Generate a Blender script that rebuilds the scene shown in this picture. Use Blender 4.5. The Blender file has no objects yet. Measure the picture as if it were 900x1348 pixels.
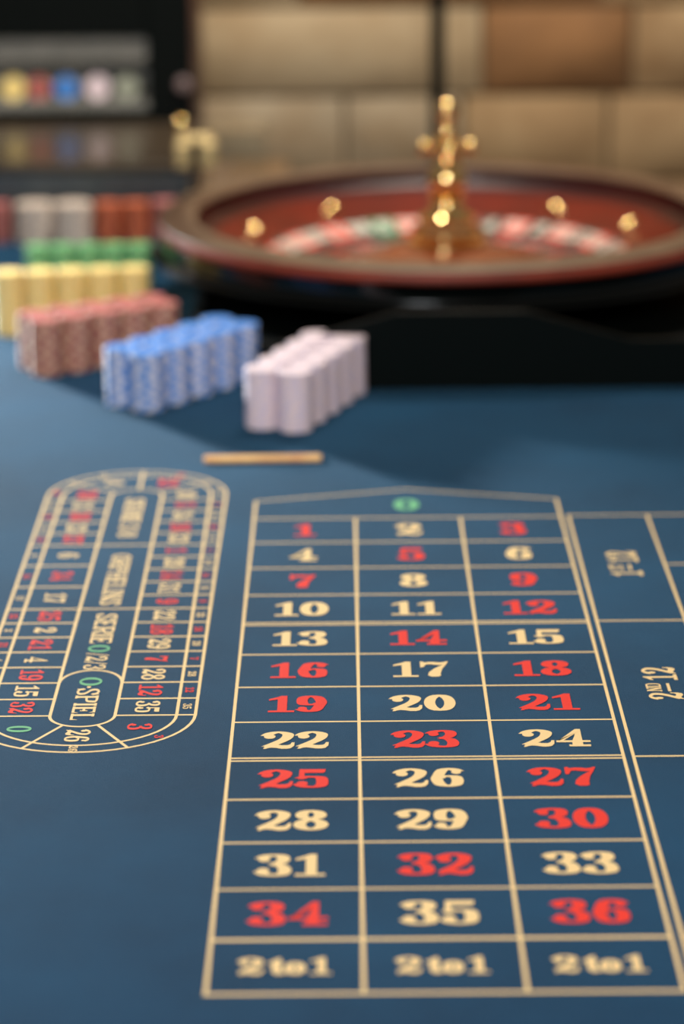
import bpy, bmesh, math, random
from mathutils import Vector, Matrix
random.seed(7)
PI = math.pi
T = 0.78                                   # height of the felt above the floor
sc = bpy.context.scene
COL = sc.collection

# ------------------------------------------------------------------ camera
cam_d = bpy.data.cameras.new('camera')
cam = bpy.data.objects.new('camera', cam_d)
COL.objects.link(cam)
yaw, pitch, roll = -0.00205, 0.2972, -0.00908
fw = Vector((math.sin(yaw) * math.cos(pitch), math.cos(yaw) * math.cos(pitch), -math.sin(pitch)))
rt = Vector((math.cos(yaw), -math.sin(yaw), 0))
up = rt.cross(fw)
r2 = rt * math.cos(roll) + up * math.sin(roll)
u2 = up * math.cos(roll) - rt * math.sin(roll)
m = Matrix((r2, u2, -fw)).transposed().to_4x4()
m.translation = Vector((-0.06126, -2.65048, 0.81835 + T))
cam.matrix_world = m
cam_d.sensor_fit = 'VERTICAL'
cam_d.sensor_height = 36.0
cam_d.lens = 3600.0 * 36.0 / 1348.0
cam_d.clip_start = 0.05
cam_d.dof.use_dof = True
cam_d.dof.focus_distance = 2.23
cam_d.dof.aperture_fstop = 2.8
sc.camera = cam

# ------------------------------------------------------------------ light
sc.view_settings.view_transform = 'Standard'
sc.view_settings.look = 'None'
sc.view_settings.gamma = 1.0
sc.view_settings.exposure = 0.06
w = bpy.data.worlds.new('room_light')
sc.world = w
w.use_nodes = True
w.node_tree.nodes['Background'].inputs[0].default_value = (1.0, 0.90, 0.78, 1)
w.node_tree.nodes['Background'].inputs[1].default_value = 0.17


def area(name, loc, target, sx, sy, power, color):
    d = bpy.data.lights.new(name, 'AREA')
    d.shape = 'RECTANGLE'
    d.size, d.size_y, d.energy, d.color = sx, sy, power, color
    o = bpy.data.objects.new(name, d)
    o.location = loc
    o.rotation_euler = (Vector(target) - Vector(loc)).to_track_quat('-Z', 'Y').to_euler()
    COL.objects.link(o)
    return o


def bulb(name, loc, r, power, color):
    d = bpy.data.lights.new(name, 'POINT')
    d.shadow_soft_size, d.energy, d.color = r, power, color
    o = bpy.data.objects.new(name, d)
    o.location = loc
    COL.objects.link(o)


area('window_light_front', (-0.85, -3.5, 2.5), (0, 0.4, T), 0.9, 0.7, 56, (0.92, 0.96, 1.0))
d_ = bpy.data.lights.new('side_spot', 'SPOT')
d_.energy, d_.color, d_.spot_size, d_.spot_blend, d_.shadow_soft_size = 560, (0.90, 0.96, 0.98), math.radians(40), 0.9, 0.10
spot = bpy.data.objects.new('side_spot', d_)
spot.location = (-1.45, 2.02, T + 0.56)
spot.rotation_euler = (Vector((-0.52, 0.15, T)) - spot.location).to_track_quat('-Z', 'Y').to_euler()
COL.objects.link(spot)
bulb('ceiling_lamp', (0.70, -2.6, 2.75), 0.05, 18, (1.0, 0.83, 0.62))
bulb('ceiling_lamp', (1.5, -2.2, 2.75), 0.05, 14, (1.0, 0.80, 0.58))
bulb('ceiling_lamp', (0.2, -3.0, 2.7), 0.07, 145, (1.0, 0.92, 0.80))
area('wall_fill', (0.10, 1.45, 2.5), (-0.25, 2.3, 0.95), 0.8, 0.2, 46, (1.0, 0.91, 0.78))  # added fill light, unseen, to brighten the stone wall


# ------------------------------------------------------------------ materials
def srgb(r, g, b):
    f = lambda c: (c / 255 / 12.92) if c / 255 <= 0.04045 else ((c / 255 + 0.055) / 1.055) ** 2.4
    return (f(r), f(g), f(b), 1)


def mat(name, rgb, rough=0.5, metal=0.0, noise=None, bump=None, coat=0.0, sheen=None, spec=None, trans=0.0, ior=1.45):
    """noise = (scale, other rgb, low, high); bump = (scale, strength)"""
    mt = bpy.data.materials.new(name)
    mt.use_nodes = True
    nt = mt.node_tree
    b = nt.nodes['Principled BSDF']
    b.inputs['Base Color'].default_value = srgb(*rgb)
    b.inputs['Roughness'].default_value = rough
    b.inputs['Metallic'].default_value = metal
    b.inputs['IOR'].default_value = ior
    if coat:
        b.inputs['Coat Weight'].default_value = coat
        b.inputs['Coat Roughness'].default_value = 0.06
    if spec is not None:
        b.inputs['Specular IOR Level'].default_value = spec
    if sheen:
        b.inputs['Sheen Weight'].default_value = sheen[0]
        b.inputs['Sheen Roughness'].default_value = sheen[1]
        b.inputs['Sheen Tint'].default_value = srgb(*sheen[2])
    if trans:
        b.inputs['Transmission Weight'].default_value = trans
    co = nt.nodes.new('ShaderNodeTexCoord')
    if noise:
        n = nt.nodes.new('ShaderNodeTexNoise')
        n.inputs['Scale'].default_value = noise[0]
        n.inputs['Detail'].default_value = 5
        n.inputs['Roughness'].default_value = 0.6
        nt.links.new(co.outputs['Object'], n.inputs['Vector'])
        r = nt.nodes.new('ShaderNodeValToRGB')
        r.color_ramp.elements[0].position = noise[2]
        r.color_ramp.elements[1].position = noise[3]
        r.color_ramp.elements[0].color = srgb(*rgb)
        r.color_ramp.elements[1].color = srgb(*noise[1])
        nt.links.new(n.outputs['Fac'], r.inputs['Fac'])
        nt.links.new(r.outputs['Color'], b.inputs['Base Color'])
    if bump:
        n2 = nt.nodes.new('ShaderNodeTexNoise')
        n2.inputs['Scale'].default_value = bump[0]
        n2.inputs['Detail'].default_value = 3
        nt.links.new(co.outputs['Object'], n2.inputs['Vector'])
        bp = nt.nodes.new('ShaderNodeBump')
        bp.inputs['Strength'].default_value = bump[1]
        bp.inputs['Distance'].default_value = 0.004
        nt.links.new(n2.outputs['Fac'], bp.inputs['Height'])
        nt.links.new(bp.outputs['Normal'], b.inputs['Normal'])
    return mt


FELT = mat('blue_felt', (0, 42, 72), 0.95, noise=(4, (8, 62, 96), 0.3, 0.7), bump=(900, 0.25), sheen=(0.2, 0.3, (130, 190, 214)), spec=0.2)
CREAM = mat('cream_print', (246, 212, 152), 0.8, bump=(900, 0.15), spec=0.2)
RED = mat('red_print', (236, 56, 40), 0.8, bump=(900, 0.15), spec=0.2)
GREEN = mat('green_print', (112, 184, 132), 0.8, bump=(900, 0.15), spec=0.2)
WOOD_DK = mat('dark_wood', (58, 34, 20), 0.4, noise=(9, (80, 46, 26), 0.4, 0.7))
BLACKG = mat('black_gloss', (4, 7, 7), 0.14, spec=0.35)
BLACKM = mat('black_satin', (3, 7, 6), 0.6, bump=(220, 0.1), spec=0.1)
BLACKB = mat('black_panel', (2, 8, 8), 0.5, bump=(200, 0.06), spec=0.1)
RIMTOP = mat('rim_wood', (104, 80, 62), 0.42, noise=(14, (76, 52, 38), 0.35, 0.7), coat=0.6)
MAHOG = mat('mahogany', (104, 20, 2), 0.3, noise=(10, (84, 14, 2), 0.35, 0.7), spec=0.25)
RIMRED = mat('rim_mahogany', (136, 44, 22), 0.4, noise=(10, (112, 32, 14), 0.35, 0.7), coat=0.7)
MAHOGSHADE = mat('mahogany_shaded', (56, 8, 8), 0.3, noise=(10, (42, 5, 6), 0.35, 0.7), spec=0.4)  # mahogany darkened: the shade under the rim is put into its colour
CONEW = mat('cone_wood', (140, 62, 24), 0.22, noise=(12, (112, 44, 16), 0.35, 0.7), coat=0.7)
BRASS = mat('polished_brass', (248, 212, 146), 0.06, metal=1.0)
BRASSB = mat('brushed_brass', (208, 184, 134), 0.5, metal=0.8)
STEEL = mat('steel', (200, 196, 188), 0.25, metal=1.0)
POCKR = mat('pocket_red', (226, 62, 52), 0.35, coat=0.4)
POCKB = mat('pocket_black', (44, 43, 40), 0.42, coat=0.5)
POCKG = mat('pocket_green', (30, 128, 92), 0.35, coat=0.4)
WHITEP = mat('white_print', (225, 218, 205), 0.5)
IVORY = mat('ivory', (244, 236, 214), 0.2, coat=0.5)
STICK = mat('stick_wood', (238, 188, 118), 0.45, noise=(40, (216, 152, 86), 0.4, 0.7))
ACRYL = mat('clear_acrylic', (250, 252, 252), 0.03, trans=1.0, ior=1.49)
GREYIN = mat('grey_lining', (138, 136, 130), 0.8, noise=(20, (116, 116, 112), 0.35, 0.7))
LEATH = mat('brown_leather', (44, 30, 22), 0.55, bump=(300, 0.3))
CASEM = mat('case_shell', (66, 74, 78), 0.35, noise=(6, (52, 60, 66), 0.35, 0.7), coat=0.4)
CASELID = mat('case_lid', (74, 62, 48), 0.28, noise=(7, (56, 48, 40), 0.35, 0.7), coat=0.3)
SIDEW = mat('sideboard_wood', (122, 96, 68), 0.45, noise=(8, (100, 76, 52), 0.35, 0.7))
KNOBM = mat('knob_plastic', (120, 102, 102), 0.6)
FLOORM = mat('floor_boards', (92, 70, 50), 0.5, noise=(6, (70, 52, 36), 0.35, 0.7))
MORTAR = mat('mortar', (96, 78, 56), 0.95, bump=(60, 0.4))


# ------------------------------------------------------------------ object helpers
def link(name, me, parent=None, loc=None):
    o = bpy.data.objects.new(name, me)
    if parent:
        o.parent = parent
    if loc:
        o.location = loc
    COL.objects.link(o)
    return o


def mesh(name, verts, faces, mats, fm=None, smooth=False):
    me = bpy.data.meshes.new(name)
    me.from_pydata([tuple(v) for v in verts], [], faces)
    for k in (mats if isinstance(mats, (list, tuple)) else [mats]):
        me.materials.append(k)
    if fm:
        me.polygons.foreach_set('material_index', fm)
    if smooth:
        me.polygons.foreach_set('use_smooth', [True] * len(me.polygons))
    me.update()
    return me


def thing(name, label, cat, loc, group=None):
    o = link(name, None, None, loc)
    o.empty_display_size = 0.02
    return tag(o, label, cat, group)


def tag(o, label, cat, group=None):
    o['label'] = label
    o['category'] = cat
    if group:
        o['group'] = group
    return o


def bm_obj(name, bm, mt, parent=None, loc=None, smooth=False):
    bmesh.ops.recalc_face_normals(bm, faces=bm.faces)
    me = bpy.data.meshes.new(name)
    bm.to_mesh(me)
    bm.free()
    me.materials.append(mt)
    if smooth:
        me.polygons.foreach_set('use_smooth', [True] * len(me.polygons))
    return link(name, me, parent, loc)


def box_bm(x0, x1, y0, y1, z0, z1, bev=0.0, seg=2):
    bm = bmesh.new()
    bmesh.ops.create_cube(bm, size=1.0)
    for v in bm.verts:
        v.co = Vector((x0 + (v.co.x + .5) * (x1 - x0), y0 + (v.co.y + .5) * (y1 - y0), z0 + (v.co.z + .5) * (z1 - z0)))
    if bev:
        bmesh.ops.bevel(bm, geom=list(bm.edges), offset=bev, segments=seg, affect='EDGES', profile=0.5)
    return bm


def lathe(name, prof, mt, parent, seg=96, closed=False, loc=None, smooth=True):
    """prof: list of (r, z); closed joins the last ring to the first"""
    vs, fs = [], []
    idx = []
    for r, z in prof:
        if r < 1e-6:
            idx.append([len(vs)] * seg)
            vs.append((0, 0, z))
        else:
            idx.append(list(range(len(vs), len(vs) + seg)))
            vs += [(r * math.cos(2 * PI * k / seg), r * math.sin(2 * PI * k / seg), z) for k in range(seg)]
    n = len(prof)
    for i in range(n if closed else n - 1):
        a, b = idx[i], idx[(i + 1) % n]
        for k in range(seg):
            q = [a[k], a[(k + 1) % seg], b[(k + 1) % seg], b[k]]
            q = list(dict.fromkeys(q))
            if len(q) > 2:
                fs.append(q)
    bm = bmesh.new()
    bv = [bm.verts.new(v) for v in vs]
    for f in fs:
        try:
            bm.faces.new([bv[i] for i in f])
        except ValueError:
            pass
    o = bm_obj(name, bm, mt, parent, loc, smooth)
    if smooth:
        o.data.set_sharp_from_angle(angle=math.radians(38))
    return o


def rounded(pts, steps=5):
    """Smooth a coarse (r, z) profile with a Catmull-Rom spline."""
    out = []
    for i in range(len(pts) - 1):
        p0, p1, p2, p3 = pts[max(i - 1, 0)], pts[i], pts[i + 1], pts[min(i + 2, len(pts) - 1)]
        for s in range(steps):
            out.append(tuple(max(c, 0) if k == 0 else c for k, c in enumerate(cr(p0, p1, p2, p3, s / steps))))
    out.append(pts[-1])
    return out


def cr(p0, p1, p2, p3, t):
    return [0.5 * (2 * b + (c - a) * t + (2 * a - 5 * b + 4 * c - d) * t * t + (3 * b - a - 3 * c + d) * t ** 3) for a, b, c, d in zip(p0, p1, p2, p3)]


def arc_profile(cz, r, r_in=0.0, n=10):
    """Half circle of radius r about height cz, from bottom to top."""
    return [(max(r * math.cos(a), r_in), cz + r * math.sin(a)) for a in [(-PI / 2 + PI * k / n) for k in range(n + 1)]]


# ------------------------------------------------------------------ the room
fl = bm_obj('floor', box_bm(-3.2, 3.2, -4.4, 2.5, -0.05, 0.0), FLOORM)
fl['kind'] = 'structure'
wall = bm_obj('wall_back', box_bm(-3.2, 3.2, 2.335, 2.5, 0.0, 2.9), MORTAR)
wall['kind'] = 'structure'
stone_cols = {'beige': ((158, 140, 112), (138, 116, 86)), 'brown': ((128, 90, 54), (104, 72, 42)), 'sand': ((150, 124, 90), (126, 98, 66)), 'grey': ((146, 132, 110), (128, 108, 82))}
stone_m = {k: mat('sandstone_' + k, a, 0.85, noise=(7, b, 0.35, 0.7), bump=(30, 0.5)) for k, (a, b) in stone_cols.items()}


def stone(x0, x1, z0, z1, m_):
    nx, nz = 7, 4
    rs = random.Random(int((x0 + 9) * 1000) + int((z0 + 3) * 77))
    vs, fs = [], []
    for i in range(nx + 1):
        for j in range(nz + 1):
            e = min(i, nx - i, 1) * min(j, nz - j, 1)
            vs.append((x0 + (x1 - x0) * i / nx, 2.318 - (0.012 + rs.uniform(0, 0.012)) * e, z0 + (z1 - z0) * j / nz))
    for i in range(nx):
        for j in range(nz):
            a = i * (nz + 1) + j
            fs.append((a, a + nz + 1, a + nz + 2, a + 1))
    n0 = len(vs)                                             # sides back into the mortar
    ring = [i * (nz + 1) for i in range(nx + 1)] + [nx * (nz + 1) + j for j in range(1, nz + 1)] + [i * (nz + 1) + nz for i in range(nx - 1, -1, -1)] + [j for j in range(nz - 1, 0, -1)]
    for r in ring:
        vs.append((vs[r][0], 2.337, vs[r][2]))
    L = len(ring)
    for k in range(L):
        fs.append((ring[k], n0 + k, n0 + (k + 1) % L, ring[(k + 1) % L]))
    me = mesh('stone_block', vs, fs, m_, smooth=True)
    me.set_sharp_from_angle(angle=math.radians(40))
    link('stone_block', me, wall)


g = 0.004
rows = [(-0.715, -0.555, [-1.3, -.8, -.3, .3, .7, 1.3], ['beige', 'sand', 'grey', 'beige', 'sand']),
        (-0.555, -0.395, [-1.3, -.6, -.1, .45, .9, 1.4], ['sand', 'grey', 'beige', 'sand', 'grey']),
        (-0.395, -0.235, [-1.3, -.55, -.02, .5, 1.3], ['sand', 'beige', 'sand', 'brown']),
        (-0.235, -0.072, [-1.3, -.72, -.2, .34, .8, 1.4], ['sand', 'grey', 'sand', 'sand', 'beige']),
        (-0.072, 0.088, [-1.3, -.62, -.06, .155, .42, .86, 1.4], ['grey', 'grey', 'grey', 'sand', 'sand', 'beige', 'sand']),
        (0.088, 0.2475, [-1.3, -.45, .19, .46, 1.0, 1.5], ['grey', 'beige', 'brown', 'sand', 'beige']),
        (0.2475, 0.41, [-1.3, -.8, -.14, .4, 1.1], ['sand', 'beige', 'brown', 'sand']),
        (0.41, 0.57, [-1.3, -.5, .1, .62, 1.2], ['beige', 'grey', 'brown', 'sand'])]
rr_ = random.Random(5)
for k in range(13):                                          # the courses above
    xs = [-1.3]
    while xs[-1] < 1.2:
        xs.append(xs[-1] + rr_.uniform(.38, .62))
    rows.append((0.57 + .118 * k, 0.57 + .118 * (k + 1), xs, [rr_.choice(['beige', 'grey', 'sand', 'beige', 'brown']) for _ in xs]))
for k, (z0, z1, xs, ms) in enumerate(rows):                  # carry each course on to both sides
    while xs[0] > -3.1:
        xs.insert(0, max(-3.2, xs[0] - rr_.uniform(.4, .62)))
        ms.insert(0, rr_.choice(['beige', 'grey', 'sand']))
    while xs[-1] < 3.1:
        xs.append(min(3.2, xs[-1] + rr_.uniform(.4, .62)))
        ms.append(rr_.choice(['beige', 'grey', 'sand']))
        if len(ms) < len(xs) - 1:
            ms.append('sand')
for z0, z1, xs, ms in rows:
    for a, b, k in zip(xs, xs[1:], ms):
        stone(a + g, b - g, z0 + g + T, z1 - g + T, stone_m[k])

# ------------------------------------------------------------------ the table
table = thing('gaming_table', 'long gaming table covered in blue felt printed with a roulette betting layout', 'table', (0, 0, 0))
bm_obj('felt_top', box_bm(-1.05, 1.1, -1.3, 1.485, T - 0.008, T, 0.0), FELT, table)
bm_obj('table_frame', box_bm(-1.03, 1.08, -1.28, 1.465, T - 0.11, T - 0.008, 0.004), WOOD_DK, table)
for x in (-0.9, 0.95):
    for y in (-1.1, 1.3):
        lathe('leg', rounded([(0.0, 0.0), (0.05, 0.0), (0.05, 0.06), (0.032, 0.14), (0.045, 0.4), (0.055, 0.55), (0.05, T - 0.11), (0.0, T - 0.11)], 4), WOOD_DK, table, 24, loc=(x, y, 0))


# --- prints: thin flat ink shapes lying on the felt
def strip_poly(pts, hw, closed=False):
    """Flat strip of half width hw along a polyline of (x, y) -> verts, faces."""
    n = len(pts)
    vs, fs = [], []
    for i in range(n):
        if closed:
            a, b, c = pts[i - 1], pts[i], pts[(i + 1) % n]
        else:
            a, b, c = pts[max(i - 1, 0)], pts[i], pts[min(i + 1, n - 1)]
        d1 = Vector((b[0] - a[0], b[1] - a[1]))
        d2 = Vector((c[0] - b[0], c[1] - b[1]))
        d1 = d1.normalized() if d1.length > 1e-9 else d2.normalized()
        d2 = d2.normalized() if d2.length > 1e-9 else d1
        t = (d1 + d2).normalized()
        nn = Vector((-t.y, t.x))
        k = hw / max(0.5, nn.dot(Vector((-d1.y, d1.x))))
        vs += [(b[0] + nn.x * k, b[1] + nn.y * k), (b[0] - nn.x * k, b[1] - nn.y * k)]
    for i in range(n if closed else n - 1):
        j = (i + 1) % n
        fs.append((2 * i + 1, 2 * j + 1, 2 * j, 2 * i))
    return vs, fs


ZL, ZN = 0.00010, 0.0002


def ink(name, vs, fs, mt, parent, z):
    return link(name, mesh(name, [(q[0], q[1], T + z + (q[2] * 0.00001 if len(q) > 2 else 0)) for q in vs], fs, mt), parent)


layer = [0]


def line(parent, pts, wd=0.0027, closed=False):
    v, f = strip_poly(pts, wd / 2, closed)
    layer[0] = (layer[0] + 1) % 24
    return ink('printed_line', v, f, CREAM, parent, ZL + layer[0] * 2.5e-6)


# --- lettering: fat slab-serif glyphs drawn with an elliptical nib (cap height 1)
def S(*p, closed=False, nib=1.0):
    return ('s', p, closed, nib)


def Pg(*p):
    return ('p', p)


def B(x, y, r):
    return ('b', x, y, r)


def glyph(ch, rx, ry):
    w_ = 0.70
    sx = 2 * rx                                      # stem width
    th = 2 * ry + 0.015                              # thin stroke
    if ch == '0' or ch == 'O':
        pts = [(.35 + (.35 - rx) * math.cos(2 * PI * k / 32), .5 + (.5 - ry) * math.sin(2 * PI * k / 32)) for k in range(32)]
        return .70, [S(*pts, closed=True)]
    if ch == 'o':
        pts = [(.29 + (.29 - rx) * math.cos(2 * PI * k / 32), .36 + (.36 - ry) * math.sin(2 * PI * k / 32)) for k in range(32)]
        return .58, [S(*pts, closed=True)]
    if ch == '1':
        c = .33
        return .60, [Pg((c - sx * .42, 0), (c + sx * .42, 0), (c + sx * .42, 1), (c - sx * .1, 1), (c - sx * .42, .93)), Pg((.02, 0), (.60, 0), (.60, th * .95), (.02, th * .95)),
                     Pg((c - sx * .42, .93), (.03, .80), (.03, .71), (c - sx * .42, .78))]
    if ch == '2':
        return w_, [B(.15, .70, .05 + rx * .62), S((.07, .74), (.16, .88), (.34, 1 - ry), (.56 - rx * .3, .86), (.60 - rx * .5, .70), (.50 - rx * .3, .52), (.30, .33), (.10, .12)),
                    Pg((.02, 0), (.08, .22), (.18, .29), (.28, .26), (.42, .2), (.54, .2), (.60, .25), (.63, .36), (.69, .36), (.68, .16), (.62, .04), (.54, 0), (.42, 0), (.30, .05), (.20, .07), (.12, .04), (.08, 0))]
    if ch == '3':
        return w_, [B(.15, .77, .05 + rx * .5), B(.14, .25, .05 + rx * .55), S((.08, .80), (.18, .92), (.34, 1 - ry), (.52 - rx * .3, .92), (.60 - rx * .6, .76), (.50 - rx * .4, .60), (.30, .535)),
                    S((.28, .535), (.50 - rx * .2, .48), (.68 - rx, .28), (.55 - rx * .3, .09), (.34, ry), (.16, .09), (.07, .22))]
    if ch == '4':
        x1 = .56
        return .74, [Pg((x1 - sx * .9, 0.05), (x1, 0.05), (x1, 1), (x1 - sx * .4, 1)), Pg((x1 - sx * .9, 0.0), (x1 - sx * .9, .30), (x1 - sx * .6, .6), (x1, .6), (x1, 0)),
                     Pg((x1 - sx * .45, 1), (x1 - sx * .2, .84), (.15, .33), (0, .33), (0, .26)), Pg((0, .24), (.73, .24), (.73, .24 + th), (0, .24 + th)), Pg((.26, 0), (.72, 0), (.72, th), (.26, th))]
    if ch == '5':
        return w_, [Pg((.09, 1), (.63, 1), (.62, .86), (.58, .80), (.10, .80)), Pg((.09, 1), (.09 + th, 1), (.09 + th, .46), (.07, .46)), B(.15, .24, .05 + rx * .55),
                    S((.10, .50), (.20, .58), (.36, .63 - ry), (.56 - rx * .3, .55), (.69 - rx, .32), (.56 - rx * .3, .10), (.34, ry), (.16, .09), (.08, .22))]
    if ch in '69':
        it = [B(.55, .78, .04 + rx * .5), S((.60, .82), (.50, .93), (.38, 1 - ry), (.22 + rx * .3, .88), (.06 + rx * .9, .60), (.01 + rx, .40), (.16 + rx * .4, .12), (.36, ry), (.54 - rx * .2, .10), (.69 - rx, .31), (.55 - rx * .2, .53), (.38, .60 - ry), (.24, .54), (.17, .45))]
        if ch == '9':
            it = [('b', .70 - i[1], 1 - i[2], i[3]) if i[0] == 'b' else ('s', [(.70 - a, 1 - b) for a, b in i[1]], i[2], i[3]) for i in it]
        return w_, it
    if ch == '7':
        return .68, [Pg((.02, 1), (.08, 1), (.13, .94), (.22, .97), (.34, .97), (.48, .93), (.58, .97), (.61, 1), (.67, 1), (.62, .80), (.50, .76), (.36, .78), (.24, .82), (.15, .80), (.09, .62), (.02, .62)),
                     Pg((.67, 1), (.55, .78), (.47, .70), (.33, .52), (.24 - rx * .2, .30), (.22 - rx * .3, .10), (.30 - rx * .3, 0), (.42, 0), (.44 + rx * .3, .06), (.44 + rx * .3, .22), (.50 + rx * .2, .52), (.62, .80))]
    if ch == '8':
        a = [(.35 + (.315 - rx) * math.cos(2 * PI * k / 28), .755 + (.245 - ry) * math.sin(2 * PI * k / 28)) for k in range(28)]
        b = [(.35 + (.35 - rx) * math.cos(2 * PI * k / 28), .275 + (.275 - ry) * math.sin(2 * PI * k / 28)) for k in range(28)]
        return w_, [S(*a, closed=True), S(*b, closed=True)]
    if ch == 't':
        return .44, [Pg((.12, .12), (.12 + sx, .12), (.12 + sx, .95), (.12 + sx * .6, .95), (.12, .80)), Pg((0, .62), (.42, .62), (.42, .73), (0, .73)), S((.12 + rx, .25), (.18 + rx, .09), (.32, ry * .9), (.44, .2))]
    # capital slab letters
    sl = .03                                         # how far serifs reach past the stem
    x0, x1 = .05, .05 + sx

    def stem(x):
        return [Pg((x, 0), (x + sx, 0), (x + sx, 1), (x, 1)), Pg((x - .05, 0), (x + sx + .05, 0), (x + sx + .05, th), (x - .05, th)), Pg((x - .05, 1 - th), (x + sx + .05, 1 - th), (x + sx + .05, 1), (x - .05, 1))]
    if ch == 'I':
        return sx + .10, stem(.05)
    if ch == 'E':
        return .60, stem(.05) + [Pg((.05, 0), (.58, 0), (.58, .30), (.50, th), (.05, th)), Pg((.05, 1), (.05, 1 - th), (.48, 1 - th), (.56, .72), (.56, 1)), Pg((.05, .5 - th / 2), (.36, .5 - th / 2), (.36, .34), (.43, .34), (.43, .66), (.36, .66), (.36, .5 + th / 2), (.05, .5 + th / 2))]
    if ch == 'L':
        return .58, stem(.05) + [Pg((.05, 0), (.57, 0), (.57, .36), (.49, th), (.05, th))]
    if ch == 'P' or ch == 'R':
        it = stem(.05) + [S((.1, 1 - ry), (.36, 1 - ry), (.62 - rx * .7, .90), (.64 - rx * .8, .74), (.58 - rx * .6, .56), (.36, .50), (.1, .50))]
        if ch == 'R':
            it += [Pg((.30, .52), (.42, .52), (.60, .22), (.64, .09), (.68, .09), (.68, 0), (.50, 0), (.44, .12))]
        return .66, it
    if ch == 'H':
        return .74, stem(.05) + stem(.69 - sx) + [Pg((.05, .5 - th / 2), (.69, .5 - th / 2), (.69, .5 + th / 2), (.05, .5 + th / 2))]
    if ch == 'N':
        return .74, [Pg((.08, 0), (.08 + th, 0), (.08 + th, 1), (.08, 1)), Pg((.60, 0), (.60 + th, 0), (.60 + th, 1), (.60, 1)), Pg((.02, 1), (.26, 1), (.60 + th, .12), (.60 + th, 0), (.52, 0), (.08, .92)),
                     Pg((0, 0), (.28, 0), (.28, th), (0, th)), Pg((.48, 1 - th), (.76, 1 - th), (.76, 1), (.48, 1))]
    if ch == 'T':
        c = .33
        return .66, [Pg((c - rx, 0), (c + rx, 0), (c + rx, 1), (c - rx, 1)), Pg((c - .2, 0), (c + .2, 0), (c + .2, th), (c - .2, th)), Pg((0, 1), (.66, 1), (.66, .68), (.59, .68), (.54, 1 - th), (.12, 1 - th), (.07, .68), (0, .68))]
    if ch == 'D':
        return .70, stem(.05) + [S((.1, 1 - ry), (.34, 1 - ry), (.56 - rx * .3, .88), (.69 - rx, .5), (.56 - rx * .3, .12), (.34, ry), (.1, ry))]
    if ch == 'S':
        return .62, [S((.54, .70), (.50, .86), (.32, 1 - ry), (.12 + rx * .3, .88), (.04 + rx, .72), (.18 + rx * .3, .58), (.44 - rx * .3, .44), (.60 - rx, .28), (.50 - rx * .3, .10), (.30, ry), (.12, .12), (.07, .30)),
                     Pg((.50, .64), (.57, .64), (.57, 1), (.52, 1), (.46, .88)), Pg((.03, .36), (.10, .36), (.14, .12), (.08, 0), (.03, 0))]
    if ch == '/':
        return .40, [Pg((0, -.02), (.10, -.02), (.40, 1.02), (.30, 1.02))]
    if ch == '-':
        return .30, [Pg((.02, .40), (.28, .40), (.28, .56), (.02, .56))]
    return .3, []


def glyph_mesh(items, rx, ry):
    """Outline of one glyph; the pieces of a glyph lie in thin layers of ink, so vertices carry their layer."""
    vs, fs = [], []
    lay = 0
    for it in items:
        n0 = len(vs)
        if n0:
            vs = [q if len(q) == 3 else (*q, lay) for q in vs]
            lay += 1
        if it[0] == 'p':
            vs += list(it[1])
            fs.append(tuple(range(n0, len(vs))))
        elif it[0] == 'b':
            _, x, y, r = it
            vs += [(x + r * math.cos(2 * PI * k / 14), y + r * 1.0 * math.sin(2 * PI * k / 14)) for k in range(14)]
            fs.append(tuple(range(n0, len(vs))))
        else:
            _, pts, closed, nib = it
            pts = list(pts)
            if not closed:
                q = []
                for i in range(len(pts) - 1):
                    a = (pts[max(i - 1, 0)], pts[i], pts[i + 1], pts[min(i + 2, len(pts) - 1)])
                    q += [tuple(cr(*a, s / 4)) for s in range(4)]
                q.append(pts[-1])
                pts = q
            n = len(pts)
            for i in range(n):
                a = pts[i - 1] if closed or i else pts[0]
                b = pts[(i + 1) % n] if closed or i < n - 1 else pts[-1]
                tx, ty = b[0] - a[0], b[1] - a[1]
                L = math.hypot(tx, ty) or 1
                nx, ny = -ty / L, tx / L
                h = math.sqrt((rx * nx) ** 2 + (ry * ny) ** 2)
                ox, oy = rx * rx * nx / h * nib, ry * ry * ny / h * nib
                vs += [(pts[i][0] + ox, pts[i][1] + oy, lay + i * .12), (pts[i][0] - ox, pts[i][1] - oy, lay + i * .12)]
            for i in range(n if closed else n - 1):
                j = (i + 1) % n
                fs.append((n0 + 2 * i + 1, n0 + 2 * j + 1, n0 + 2 * j, n0 + 2 * i))
    vs = [q if len(q) == 3 else (*q, lay) for q in vs]
    return vs, fs


def text_geo(s, cap, adv_gap, rx, ry, stretch=1.0):
    """Left-to-right outline of s with its base line at y = 0; returns verts, faces, width."""
    x, V, F = 0.0, [], []
    for ch in s:
        if ch == ' ':
            x += .36 * cap * stretch
            continue
        w_, it = glyph(ch, rx, ry)
        v, f = glyph_mesh(it, rx, ry)
        n0 = len(V)
        V += [(x + a * cap * stretch, b * cap, l) for a, b, l in v]
        F += [tuple(n0 + i for i in q) for q in f]
        x += (w_ + adv_gap) * cap * stretch
    return V, F, x - adv_gap * cap * stretch


def write(parent, name, s, cx, cy, cap, mt, rot=0, rx=.125, ry=.045, gap=.03, length=None, stretch=1.0):
    """Print s centred on (cx, cy); rot in quarter turns (0 upright, -1 reads towards the camera, 1 reads away)."""
    V, F, L = text_geo(s, cap, gap, rx, ry, stretch)
    if length:
        V = [(a * length / L, b, l) for a, b, l in V]
        L = length
    V = [(a - L / 2, b - cap / 2, l) for a, b, l in V]
    if rot == -1:
        V = [(b, -a, l) for a, b, l in V]
    elif rot == 1:
        V = [(-b, a, l) for a, b, l in V]
    return ink(name, [(a + cx, b + cy, l) for a, b, l in V], F, mt, parent, ZN)


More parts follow.
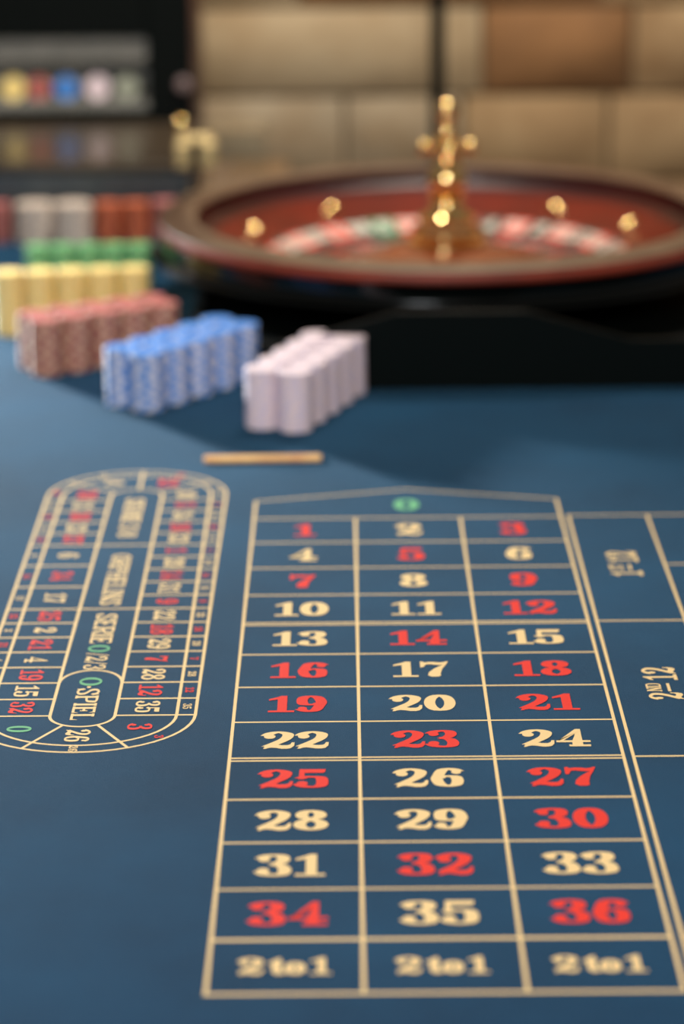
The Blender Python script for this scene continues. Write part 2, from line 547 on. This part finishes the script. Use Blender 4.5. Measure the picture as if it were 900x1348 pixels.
REDS = {1, 3, 5, 7, 9, 12, 14, 16, 18, 19, 21, 23, 25, 27, 30, 32, 34, 36}


def colour(n):
    return GREEN if n == 0 else RED if n in REDS else CREAM


# number grid: three columns, twelve rows, zero above, 2 to 1 below
grid = link('number_grid', None, table)
XC = [-0.156, -0.0532, 0.0532, 0.155]
RP = 0.0805
YB = -1.0455
for k, x in enumerate(XC):
    line(grid, [(x, 0.061 if k in (0, 3) else 0.0), (x, YB - .0016)])
line(grid, [(XC[0] - .0016, .061), (0, .100), (XC[3] + .0016, .061)])
for r in range(13):
    y = -r * RP
    if r in (4, 8):
        line(grid, [(XC[0], y + .0029), (XC[3], y + .0029)], .0026)
        line(grid, [(XC[0], y - .0029), (XC[3], y - .0029)], .0026)
    else:
        line(grid, [(XC[0], y), (XC[3], y)], .0040 if r == 12 else .0027)
line(grid, [(XC[0] - .0016, YB), (XC[3] + .0016, YB)], .0035)
for n in range(1, 37):
    r, c = (n - 1) // 3, (n - 1) % 3
    write(grid, 'printed_number', str(n), (XC[c] + XC[c + 1]) / 2 + .0005, -(r + .5) * RP + .0005, .0375, colour(n), stretch=1.0)
write(grid, 'printed_number', '0', -.0005, .0450, .0375, GREEN)
for c in range(3):
    V1, F1, L1 = text_geo('2', .0245, 0, .125, .045)
    V2, F2, L2 = text_geo('to', .0245, .02, .12, .045)
    V3, F3, L3 = text_geo('1', .0245, 0, .125, .045)
    V, F = [], []
    x = 0
    for v, f, L in ((V1, F1, L1), (V2, F2, L2), (V3, F3, L3)):
        F += [tuple(len(V) + i for i in q) for q in f]
        V += [(a + x, b, l) for a, b, l in v]
        x += L + .0022
    cx = (XC[c] + XC[c + 1]) / 2 + .0005
    ink('printed_words', [(a + cx - x / 2, b - 1.0055 - .0122, l) for a, b, l in V], F, CREAM, grid, ZN)

mk = [(-.0668 + .005 * math.cos(2 * PI * k / 16), -1.1075 + .005 * math.sin(2 * PI * k / 16)) for k in range(16)]
ink('printed_dot', mk, [tuple(range(16))], CREAM, grid, ZN)

# dozens at the right of the grid
doz = link('dozen_boxes', None, table)
XD, XE = 0.1628, 0.2425
line(doz, [(XD, .0045), (XD, YB + .0)])
line(doz, [(XE, .0045), (XE, YB)])
for y in (.003, -.3205, -.6435, -.966):
    line(doz, [(XD, y), (XE if y < 0 else .42, y)])
line(doz, [(XE, -.158), (.42, -.158)])
line(doz, [(XE, -.3205), (.42, -.3205)])
line(doz, [(XE, -.482), (.42, -.482)])
line(doz, [(XE, -.6435), (.42, -.6435)])
line(doz, [(.42, .0045), (.42, -.966)])


def dozen(first, sup, cy, cap):
    V, F = [], []
    v, f, L = text_geo(first, cap, 0, .10, .05, .8)
    V += v
    F += f
    x = L + .0026
    v, f, L = text_geo(sup, cap * .44, .06, .085, .06, 1.0)
    F += [tuple(len(V) + i for i in q) for q in f]
    V += [(a + x, b + cap * .56, l) for a, b, l in v]
    F.append(tuple(len(V) + i for i in range(4)))
    V += [(x, cap * .30, 0), (x + L, cap * .30, 0), (x + L, cap * .39, 0), (x, cap * .39, 0)]
    x += L + .0075
    v, f, L = text_geo('12', cap, .06, .10, .05, .8)
    F += [tuple(len(V) + i for i in q) for q in f]
    V += [(a + x, b, l) for a, b, l in v]
    x += L
    ink('printed_words', [(-(b - cap / 2) + .2035, a - x / 2 + cy, l) for a, b, l in V], F, CREAM, doz, ZN)


dozen('1', 'ST', -.1555, .030)
dozen('2', 'ND', -.481, .029)

# racetrack at the left: wheel order around a long oval, neighbour bets in the middle
race = link('racetrack', None, table)
CX = -0.2808
P_ = 0.03849
Y0, Y1 = 0.0704, -0.5455                     # first and last cell border on the straight sides
YT = 0.0870                                  # where the upper curve begins


def oval(hw, yt, rt_, yb, rb, n=26):
    pts = [(CX + hw * math.cos(PI * k / n), yt + rt_ * math.sin(PI * k / n)) for k in range(n + 1)]
    pts += [(CX - hw * math.cos(PI * k / n), yb - rb * math.sin(PI * k / n)) for k in range(n + 1)]
    return pts


line(race, oval(.0930, YT, .0885, Y1, .0800), closed=True)
line(race, oval(.0776, YT, .0720, Y1, .0655), closed=True)
line(race, oval(.0268, YT, .0215, Y1, .0245), closed=True)
line(race, [(CX - .0268 * math.cos(PI * k / 20), -.4700 + .0320 * math.sin(PI * k / 20)) for k in range(21)])
yr = [Y0 - P_ * k for k in range(17)]
sec1, sec2 = yr[4], yr[9]                    # section borders across the middle
for k, y in enumerate(yr):
    line(race, [(CX + .0268, y), (CX + .0930, y)], .0028)
left_y = yr[:5] + [sec1 - (sec1 - sec2) / 3, sec1 - 2 * (sec1 - sec2) / 3] + yr[9:]
for y in left_y:
    line(race, [(CX - .0930, y), (CX - .0268, y)], .0028)
for y in (sec1, sec2):
    line(race, [(CX - .0268, y), (CX + .0268, y)], .0028)
line(race, [(CX + .001, YT + .0215), (CX + .001, YT + .0885)])
for s in (-1, 1):
    line(race, [(CX + s * .0142, Y1 - .0210), (CX + s * .0422, Y1 - .0705)])
    line(race, [(CX + s * .0240, YT + .0100), (CX + s * .0760, YT + .0500)], .0028)
right_n = [5, 24, 16, 33, 1, 20, 14, 31, 9, 22, 18, 29, 7, 28, 12, 35]
cells = [(n, CX + .0523, (yr[k] + yr[k + 1]) / 2, CX + .0853) for k, n in enumerate(right_n)]
left_n = [11, 36, 13, 27, 6, 34, 17, 25, 2, 21, 4, 19, 15, 32]
cells += [(n, CX - .0523, (left_y[k] + left_y[k + 1]) / 2, CX - .0853) for k, n in enumerate(left_n)]
for n, x, y, xs in cells:
    write(race, 'printed_number', str(n), x, y, .0205, colour(n), -1, .105, .042, .04, length=.0265 if n > 9 else .0140)
    write(race, 'small_printed_number', str(n), xs, y, .0074, colour(n), -1, .10, .05, .06, length=.0120 if n > 9 else .0064)
for n, x, y, xs, ys in ((30, CX - .052, .0895, CX - .0850, .098), (10, CX + .052, .0895, CX + .0850, .098), (8, CX - .027, .1320, CX - .040, .1585), (23, CX + .030, .1320, CX + .042, .1580),
                        (0, CX - .0490, Y1 - .0290, CX - .066, Y1 - .052), (3, CX + .0490, Y1 - .0260, CX + .066, Y1 - .048), (26, CX, Y1 - .0445, CX - .001, Y1 - .0725)):
    write(race, 'printed_number', str(n), x, y, .0205, colour(n), -1, .105, .042, .04, length=.0265 if n > 9 else .0140)
    write(race, 'small_printed_number', str(n), xs, ys, .0074, colour(n), -1, .10, .05, .06, length=.0120 if n > 9 else .0064)


def span(s, y_start, y_end, mt=CREAM, cap=.0195):
    write(race, 'printed_words', s, CX, (y_start + y_end) / 2, cap, mt, -1, .085, .05, .05, length=abs(y_end - y_start))


span('SERIE', .075, -.011)
span('5/8', -.018, -.058)
span('ORPHELINS', -.114, -.266)
span('SERIE', -.290, -.370)
span('0', -.3745, -.3925, GREEN)
span('/2/3', -.3950, -.4365)
span('0', -.4560, -.4760, GREEN)
span('-', -.4770, -.4815)
span('SPIEL', -.4825, -.5555)

# ------------------------------------------------------------------ roulette wheel
WX, WY = 0.0765, 1.0
wheel = thing('roulette_wheel', 'large mahogany roulette wheel with a brass turret on its black stand', 'roulette wheel', (WX, WY, T + 0.0585))
ZB = -0.0585                                  # profile heights below are above the felt


def wl(name, prof, mt, parent=wheel, seg=128, closed=False):
    return lathe(name, [(r, z + ZB) for r, z in prof], mt, parent, seg, closed)


wl('base_dish', [(0, .0285), (.20, .0285), (.26, .0330), (.31, .0480), (.385, .070), (.399, .0735), (.402, .077), (.399, .0805), (.388, .083), (.386, .090), (.388, .1075), (.350, .1065), (.350, .092), (.318, .084), (.262, .062), (.2535, .050), (.2535, .0345), (0, .0345)], BLACKG, closed=True)
wl('rim_edge', [(.380, .1077), (.391, .1080), (.3945, .1115), (.394, .1165), (.389, .1205), (.380, .120)], RIMRED, closed=True)
wl('rim_top', [(.340, .118), (.389, .1212), (.388, .1232), (.376, .1262), (.352, .1268), (.341, .1255), (.338, .122)], RIMTOP, closed=True)
wl('ball_track', [(.338, .122), (.3375, .116), (.334, .103), (.325, .0965), (.316, .0945), (.3155, .0905), (.345, .1025), (.345, .118)], MAHOGSHADE, closed=True)
wl('bowl_slope', [(.3155, .0945), (.300, .0875), (.262, .0715), (.2505, .0675), (.2505, .0605), (.270, .071), (.318, .0905)], MAHOG, closed=True)
for a in (23, 55, 123, 160, -23, -55, -123, -160):    # brass diamonds on the slope
    bm = bmesh.new()
    bmesh.ops.create_uvsphere(bm, u_segments=24, v_segments=12, radius=1.0)
    for v in bm.verts:                            # pinched towards both ends: a rounded diamond
        t = abs(v.co.x)
        v.co = Vector((v.co.x * .017, v.co.y * .0085 * (1 - .35 * t), v.co.z * .0105 * (1 - .25 * t)))
    ra = math.radians(a)
    o = bm_obj('deflector', bm, BRASS, wheel, (.285 * math.cos(ra), .285 * math.sin(ra), .0805 + ZB), True)
    o.rotation_euler = Matrix.Rotation(ra + (PI / 2 if a in (55, 123, -55, -123) else 0), 3, 'Z').to_euler()
rotor = link('rotor', None, wheel)
ORDER = [0, 32, 15, 19, 4, 21, 2, 25, 17, 34, 6, 27, 13, 36, 11, 30, 8, 23, 10, 5, 24, 16, 33, 1, 20, 14, 31, 9, 22, 18, 29, 7, 28, 12, 35, 3, 26]


def seg_prism(r0, z0, r1, z1, a0, a1, thick, n=4):
    vs, fs = [], []
    for k in range(n + 1):
        a = a0 + (a1 - a0) * k / n
        c, s = math.cos(a), math.sin(a)
        vs += [(r0 * c, r0 * s, z0 + ZB), (r1 * c, r1 * s, z1 + ZB), (r1 * c, r1 * s, z1 - thick + ZB), (r0 * c, r0 * s, z0 - thick + ZB)]
    for k in range(n):
        b = 4 * k
        for i in range(4):
            fs.append((b + i, b + (i + 1) % 4, b + 4 + (i + 1) % 4, b + 4 + i))
    fs += [(3, 2, 1, 0), (4 * n, 4 * n + 1, 4 * n + 2, 4 * n + 3)]
    return vs, fs


st = 2 * PI / 37
a_zero = math.radians(111)
DV, DF = [], []
for k, n in enumerate(ORDER):
    a = a_zero - k * st
    mt = POCKG if n == 0 else POCKR if n in REDS else POCKB
    v, f = seg_prism(.2085, .0545, .2465, .0690, a - st * .485, a + st * .485, .004)
    link('number_tile', mesh('number_tile', v, f, mt), rotor)
    v, f = seg_prism(.1650, .0430, .2075, .0475, a - st * .47, a + st * .47, .003)
    link('pocket', mesh('pocket', v, f, mt), rotor)
    c, s = math.cos(a + st / 2), math.sin(a + st / 2)
    bm = box_bm(.1640, .2075, -.0014, .0014, .0395 + ZB, .0545 + ZB)
    bmesh.ops.rotate(bm, verts=bm.verts, cent=(0, 0, 0), matrix=Matrix.Rotation(a + st / 2, 3, 'Z'))
    bm_obj('fret', bm, STEEL, rotor)
    V, F, L = text_geo(str(n), .026, .05, .13, .06)        # the numeral stands outwards
    n0 = len(DV)
    for x, y, l in V:
        rr = .2170 + y
        aa = a - (x - L / 2) / rr
        DV.append((rr * math.cos(aa), rr * math.sin(aa), .0545 + (rr - .2085) * .3816 + .0003 + l * .00004 + ZB))
    DF += [tuple(n0 + i for i in q) for q in F]
num = link('printed_numbers', mesh('printed_numbers', DV, DF, WHITEP), rotor)
num['kind'] = 'stuff'
wl('rotor_edge', [(.2467, .0600), (.2500, .0600), (.2500, .0705), (.2467, .0705)], STEEL, rotor, closed=True)
wl('rotor_band', [(.2075, .0440), (.2086, .0440), (.2086, .0552), (.2075, .0552)], STEEL, rotor, closed=True)
wl('rotor_disc', [(0, .0395), (.2480, .0395), (.2480, .0370), (0, .0370)], BLACKM, rotor, closed=True)
wl('cone', [(.1645, .0395), (.1640, .0500), (.158, .0535), (.12, .0645), (.08, .0755), (.052, .0830), (.0, .0850), (0, .0600), (.155, .0395)], CONEW, rotor, closed=True)
turret = link('turret', None, wheel)
wl('turret_base', [(0, .083), (.054, .083), (.0545, .0865), (.050, .0885), (.0465, .0905), (.0475, .0945), (.0485, .0985), (.046, .103), (.040, .106), (.0385, .1085), (.0395, .112), (.039, .116), (.034, .1205), (.026, .1245), (.0215, .129), (.0190, .134), (.0185, .140), (0, .140)], BRASS, turret, 64)
wl('turret_ball', [(0, .139), (.0235, .139), (.0245, .1415), (.0210, .1440)] + arc_profile(.1665, .0265, .0150)[1:-1] + [(.0150, .1905), (.0185, .1925), (.0185, .1955), (.0150, .1975), (.0140, .2010), (0, .2010)], BRASS, turret, 64)
wl('turret_hub', [(0, .2005), (.0160, .2005), (.0225, .2045), (.0240, .2100), (.0225, .2160), (.0160, .2200), (.0120, .2215), (0, .2215)], BRASS, turret, 64)
wl('finial', [(0, .2210), (.0100, .2210)] + arc_profile(.2300, .0135, .0090)[1:-1] + [(.0090, .2385)] + arc_profile(.2430, .0122, .0085)[3:-3] + [(.0080, .2490)] + arc_profile(.2595, .0155, 0)[3:], BRASS, turret, 64)
for k in range(4):
    a = math.radians(4 + 90 * k)
    R_ = Matrix.Rotation(a, 4, 'Z') @ Matrix.Translation((0, 0, .2110 + ZB)) @ Matrix.Rotation(PI / 2, 4, 'Y')
    o = lathe('handle_arm', [(0, .016), (.0055, .016), (.0045, .020), (.0042, .024), (.0070, .0255), (.0085, .028), (.0095, .0315), (.0085, .0355), (.0055, .0380), (0, .0390)], BRASS, turret, 24)
    o.matrix_local = R_

# the stand under the wheel
stand = thing('wheel_stand', 'low black stand with a raised front lip under the roulette wheel', 'stand', (WX, .517, T + .0006))
bm = bmesh.new()
pl = [(-.2165, .012), (.385, .012), (.385, .93), (-.3265, .93), (-.3265, .223), (-.2165, .023)]
lo = [bm.verts.new((x, y, 0)) for x, y in pl]
hi = [bm.verts.new((x, y, .0280)) for x, y in pl]
bm.faces.new(lo[::-1])
bm.faces.new(hi)
for k in range(6):
    bm.faces.new((lo[k], lo[(k + 1) % 6], hi[(k + 1) % 6], hi[k]))
bmesh.ops.bevel(bm, geom=list(bm.edges), offset=.0012, segments=2, affect='EDGES')
bm_obj('stand_box', bm, BLACKM, stand)
for (xa, ya), (xb, yb) in ((pl[4], pl[5]), (pl[3], pl[4]), (pl[1], pl[2])):
    L_ = math.hypot(xb - xa, yb - ya)
    o = bm_obj('side_panel', box_bm(0, L_, -.006, .006, .0281, .0440 if xa < 0 else .0585, .001), BLACKM, stand, (xa, ya, 0))
    o.rotation_euler = (0, 0, math.atan2(yb - ya, xb - xa))
fx = [(-.2215, 0), (.385, 0), (.385, .0585), (.2005, .0585), (.078, .0935), (-.078, .0935), (-.2005, .0585), (-.2215, .0585)]
vs = [(x, 0, z) for x, z in fx] + [(x, .012, z) for x, z in fx]
n = len(fx)
bm = bmesh.new()
bv = [bm.verts.new(v) for v in vs]
bm.faces.new(bv[:n])
bm.faces.new(bv[n:][::-1])
for k in range(n):
    bm.faces.new((bv[k], bv[n + k], bv[n + (k + 1) % n], bv[(k + 1) % n]))
bmesh.ops.recalc_face_normals(bm, faces=bm.faces)
bmesh.ops.bevel(bm, geom=list(bm.edges), offset=.0016, segments=2, affect='EDGES')
bm_obj('front_lip', bm, BLACKB, stand)


# ------------------------------------------------------------------ chips
def chip_mesh(name, body, spot, top, r=.0198, h=.0034, spots=6, frac=0.5, seg=36):
    prof = [(r - .0004, 0), (r, .0004), (r, h - .0004), (r - .0004, h)]
    vs = []
    for rr, z in prof + [(r * .80, h), (r * .80, 0)]:
        vs += [(rr * math.cos(2 * PI * k / seg), rr * math.sin(2 * PI * k / seg), z) for k in range(seg)]
    fs, fm = [], []
    per = seg / spots
    is_spot = [((k % per) / per) < frac for k in range(seg)]
    for i in range(3):
        for k in range(seg):
            j = (k + 1) % seg
            fs.append((i * seg + k, i * seg + j, (i + 1) * seg + j, (i + 1) * seg + k))
            fm.append(1 if is_spot[k] else 0)
    for k in range(seg):
        j = (k + 1) % seg
        fs.append((3 * seg + k, 3 * seg + j, 4 * seg + j, 4 * seg + k))
        fm.append(1 if is_spot[k] and frac < .5 else 2)
        fs.append((j, k, 5 * seg + k, 5 * seg + j))
        fm.append(0)
    fs.append(tuple(range(4 * seg, 5 * seg)))
    fm.append(2)
    fs.append(tuple(range(6 * seg - 1, 5 * seg - 1, -1)))
    fm.append(2)
    return mesh(name, vs, fs, [body, spot, top], fm)


def cm(name, rgb, **k):
    return mat(name, rgb, 0.5, **k)


chips = {
    'lilac': chip_mesh('lilac_chip', cm('lilac_chip', (232, 212, 218)), cm('lilac_spot', (216, 202, 222)), cm('lilac_face', (228, 208, 216))),
    'blue': chip_mesh('blue_chip', cm('blue_chip', (84, 138, 210)), cm('blue_spot', (208, 208, 224)), cm('blue_face', (62, 128, 208))),
    'red': chip_mesh('red_chip', cm('red_chip', (152, 82, 76)), cm('red_spot', (208, 164, 136)), cm('red_face', (172, 92, 86))),
    'yellow': chip_mesh('yellow_chip', cm('yellow_chip', (246, 216, 134)), cm('yellow_spot', (248, 224, 156)), cm('yellow_face', (246, 218, 138))),
    'green': chip_mesh('green_chip', cm('green_chip', (92, 176, 112)), cm('green_spot', (152, 200, 150)), cm('green_face', (118, 190, 132)), r=.0172),
    'grey': chip_mesh('grey_chip', cm('grey_chip', (204, 186, 174), noise=(60, (172, 152, 142), .4, .65)), cm('grey_spot', (216, 202, 188)), cm('grey_face', (206, 190, 178)), r=.0285, frac=.4),
    'orange': chip_mesh('orange_chip', cm('orange_chip', (184, 82, 52), noise=(60, (156, 66, 46), .4, .65)), cm('orange_spot', (196, 108, 70)), cm('orange_face', (190, 96, 62)), r=.0205, frac=.4),
    'pink': chip_mesh('pink_chip', cm('pink_chip', (170, 100, 96)), cm('pink_spot', (150, 90, 84)), cm('pink_face', (180, 108, 106)), r=.0198),
}
ORD = ['nearest', 'second', 'third', 'fourth', 'fifth', 'sixth']


def stack(col, x, y, where, n=20, h=.0034, zig=None):
    me = chips[col]
    rs = random.Random(int(x * 9999) + int(y * 777))
    base = rs.uniform(0, 6)
    for k in range(n):
        o = link(col + '_chip', me, None, (x + rs.uniform(-.0004, .0004), y + rs.uniform(-.0004, .0004), T + k * (h + .00002)))
        if zig:
            ph = k % zig
            tri = ph if ph <= zig / 2 else zig - ph
            rot = base + tri * math.radians(11) + rs.uniform(-.07, .07)
        else:
            rot = rs.uniform(0, 6)
        o.rotation_euler = (0, 0, rot)
        if k == n - 1:
            tag(o, f'{col} chip lying on top of the {where}', 'chip')
        elif k == 0:
            tag(o, f'{col} chip at the bottom of the {where}', 'chip')
        else:
            tag(o, f'{col} chip inside the {where}', 'chip', f'{col} chips inside the {where}')


def block(col, fx0, fy0, dx, dy, px, py, cols, rows_, fronts, zig=None, n=20):
    """rows_ rows of n stacks: (dx, dy) steps along a row, (px, py) steps to the row behind or beside it."""
    for r in range(rows_):
        for k in range(cols):
            stack(col, fx0 + dx * k + px * r, fy0 + dy * k + py * r, fronts(r, k), n, zig=zig)


# lilac: two long rows running away from the camera
block('lilac', -.1190, .3455, .0153, .0402, -.0375, .0146, 5, 2, lambda r, k: f"{ORD[k]} stack of the {['right', 'left'][r]} lilac row")
# blue: front row of five and five behind
block('blue', -.2930, .4410, .0265, .0350, -.0315, .0255, 5, 2, lambda r, k: f"{['leftmost', 'second', 'middle', 'fourth', 'rightmost'][k]} stack of the {['front', 'back'][r]} blue row", zig=6)
block('red', -.4290, .6150, .0345, .0215, -.0180, .0358, 5, 2, lambda r, k: f"{['leftmost', 'second', 'middle', 'fourth', 'rightmost'][k]} stack of the {['front', 'back'][r]} red row", zig=8)
block('yellow', -.4985, .8330, .0405, .0040, 0, 0, 5, 1, lambda r, k: f"{['leftmost', 'second', 'middle', 'fourth', 'rightmost'][k]} stack of the tall yellow row", n=24)
block('green', -.4860, 1.0660, .0350, .0010, 0, 0, 5, 1, lambda r, k: f"{['leftmost', 'second', 'middle', 'fourth', 'rightmost'][k]} stack of the green row")
stack('grey', -.5310, 1.4390, 'left stack of large marbled grey chips', 17)
stack('grey', -.4725, 1.4390, 'right stack of large marbled grey chips', 17)
stack('orange', -.4200, 1.4400, 'left stack of orange chips', 17)
stack('orange', -.3780, 1.4400, 'right stack of orange chips', 17)
stack('pink', -.5860, 1.4400, 'pink stack left of the grey chips', 17)
stack('pink', -.3350, 1.4500, 'pink stack right of the orange chips', 17)

# slim wooden stick
sx_, sy_ = -.1531, .2160
stk = bm_obj('wooden_stick', box_bm(-.0640, .0640, -.0085, .0085, 0, .0045, .0015), STICK, None, (sx_, sy_, T))
stk.rotation_euler = (0, 0, math.radians(.9))
tag(stk, 'short flat light wooden stick lying on the felt before the lilac chips', 'stick')

# ------------------------------------------------------------------ behind the wheel
side = thing('sideboard', 'brown wooden sideboard carrying the dark case and the black cabinet', 'sideboard', (-.62, 1.49, 0))
bm_obj('top_board', box_bm(-.60, .46, 0, .66, T - .03, T, .003), SIDEW, side)
bm_obj('carcass', box_bm(-.58, .44, .02, .64, .06, T - .03, .002), SIDEW, side)
bm_obj('plinth', box_bm(-.56, .42, .04, .62, 0, .06), WOOD_DK, side)
for k in range(2):
    d_ = bm_obj('door', box_bm(-.575 + .505 * k, -.075 + .505 * k, .004, .02, .07, T - .04, .002), SIDEW, side)
    bm_obj('knob', box_bm(-.12 + .13 * k, -.10 + .13 * k, -.012, .004, .45, .47, .004), BRASSB, d_)
case = thing('chip_case', 'low dark case with glossy lid and brass latch behind the stacked chips', 'case', (-.64, 1.50, T))
bm_obj('case_body', box_bm(-.16, .343, 0, .40, 0, .092, .004), CASEM, case)
bm_obj('case_lid', box_bm(-.162, .345, -.002, .402, .0925, .1075, .004), CASELID, case)
latch = link('latch', None, case)
for x in (.322, .360):
    bm_obj('latch_plate', box_bm(x - .0005, x + .0235, -.022, -.002, .100, .143, .005, 3), BRASSB, latch)
bm_obj('latch_bridge', box_bm(.326, .379, -.019, -.004, .138, .152, .004, 3), BRASSB, latch)
bm_obj('strap', box_bm(.3465, .3590, -.020, -.003, .040, .139, .003), LEATH, latch)
for x in (.326, .362):
    bm_obj('latch_foot', box_bm(x, x + .018, -.022, -.002, .030, .056, .004, 3), BRASSB, latch)

lathe('lid_knob', [(0, 0), (.006, 0), (.0065, .004)] + arc_profile(.013, .0105, .006)[2:], BRASS, case, 24, loc=(.312, .30, .1077))
cab = thing('display_cabinet', 'tall black cabinet with a grey niche holding chips on edge', 'cabinet', (-.60, 1.92, T))
bm_obj('side_panel', box_bm(.212, .287, 0, .17, 0, .55, .003), BLACKM, cab)
bm_obj('side_panel', box_bm(-.25, -.235, 0, .17, 0, .55, .003), BLACKM, cab)
bm_obj('upper_panel', box_bm(-.235, .212, .0, .17, .245, .55, .002), BLACKM, cab)
bm_obj('lower_panel', box_bm(-.235, .212, -.0, .17, 0, .126, .003), BLACKM, cab)
bm_obj('edge_strip', box_bm(.2872, .297, .002, .168, 0, .55, .001), WOOD_DK, cab)
lathe('side_knob', [(0, 0), (.006, 0), (.006, .006), (.011, .008), (.012, .013), (.008, .017), (0, .018)], KNOBM, cab, 24, loc=(.272, 0, .168)).rotation_euler = (PI / 2, 0, 0)
bm_obj('back_lining', box_bm(-.235, .212, .10, .17, .126, .245), GREYIN, cab)
bm_obj('tray_floor', box_bm(-.235, .212, .004, .10, .126, .140), GREYIN, cab)
bm_obj('top_rail', box_bm(-.235, .212, .012, .10, .205, .245), GREYIN, cab)

rackrows = [('yellow', -.615, 'yellow'), ('red', -.572, 'red'), ('blue', -.526, 'blue'), ('lilac', -.474, 'lilac'), ('grey_green', -.424, 'pale')]
chips['grey_green'] = chip_mesh('pale_chip', cm('pale_chip', (146, 150, 134)), cm('pale_spot', (128, 134, 118)), cm('pale_face', (150, 154, 138)))
for key, x, word in rackrows:
    for k in range(6):
        nm = ('pale' if key == 'grey_green' else key) + '_chip'
        o = link(nm, chips[key], None, (x, 1.936 + k * .0036 + .0034, T + .140 + .0198))
        o.rotation_euler = (PI / 2, 0, 0)
        if k == 0:
            tag(o, f'{word} chip facing out at the front of the cabinet niche', 'chip')
        else:
            tag(o, f'{word} chip standing on edge behind the front {word} one in the niche', 'chip', f'{word} chips behind the front one in the niche')

# clear acrylic box beside the latch
acr = thing('acrylic_box', 'clear acrylic box behind the rim between case and stone wall', 'box', (-.235, 1.72, T))
W2, D2, H2, t2 = .050, .060, .125, .003
bm_obj('side_pane', box_bm(-W2, -W2 + t2, -D2, D2, 0, H2), ACRYL, acr)
bm_obj('side_pane', box_bm(W2 - t2, W2, -D2, D2, 0, H2), ACRYL, acr)
bm_obj('front_pane', box_bm(-W2 + t2, W2 - t2, -D2, -D2 + t2, 0, H2), ACRYL, acr)
bm_obj('back_pane', box_bm(-W2 + t2, W2 - t2, D2 - t2, D2, 0, H2), ACRYL, acr)
bm_obj('lid_pane', box_bm(-W2, W2, -D2, D2, H2, H2 + t2, .0008), ACRYL, acr)

# black post
post = thing('black_post', 'slim black upright post behind the brass turret', 'post', (.0915, 1.8, 0))
lathe('foot', [(0, 0), (.07, 0), (.07, .006), (.02, .012), (.013, .012), (0, .012)], BLACKM, post, 40)
lathe('pole', [(0, .012), (.0122, .012), (.0122, 1.60), (.010, 1.603), (0, 1.603)], BLACKM, post, 24)
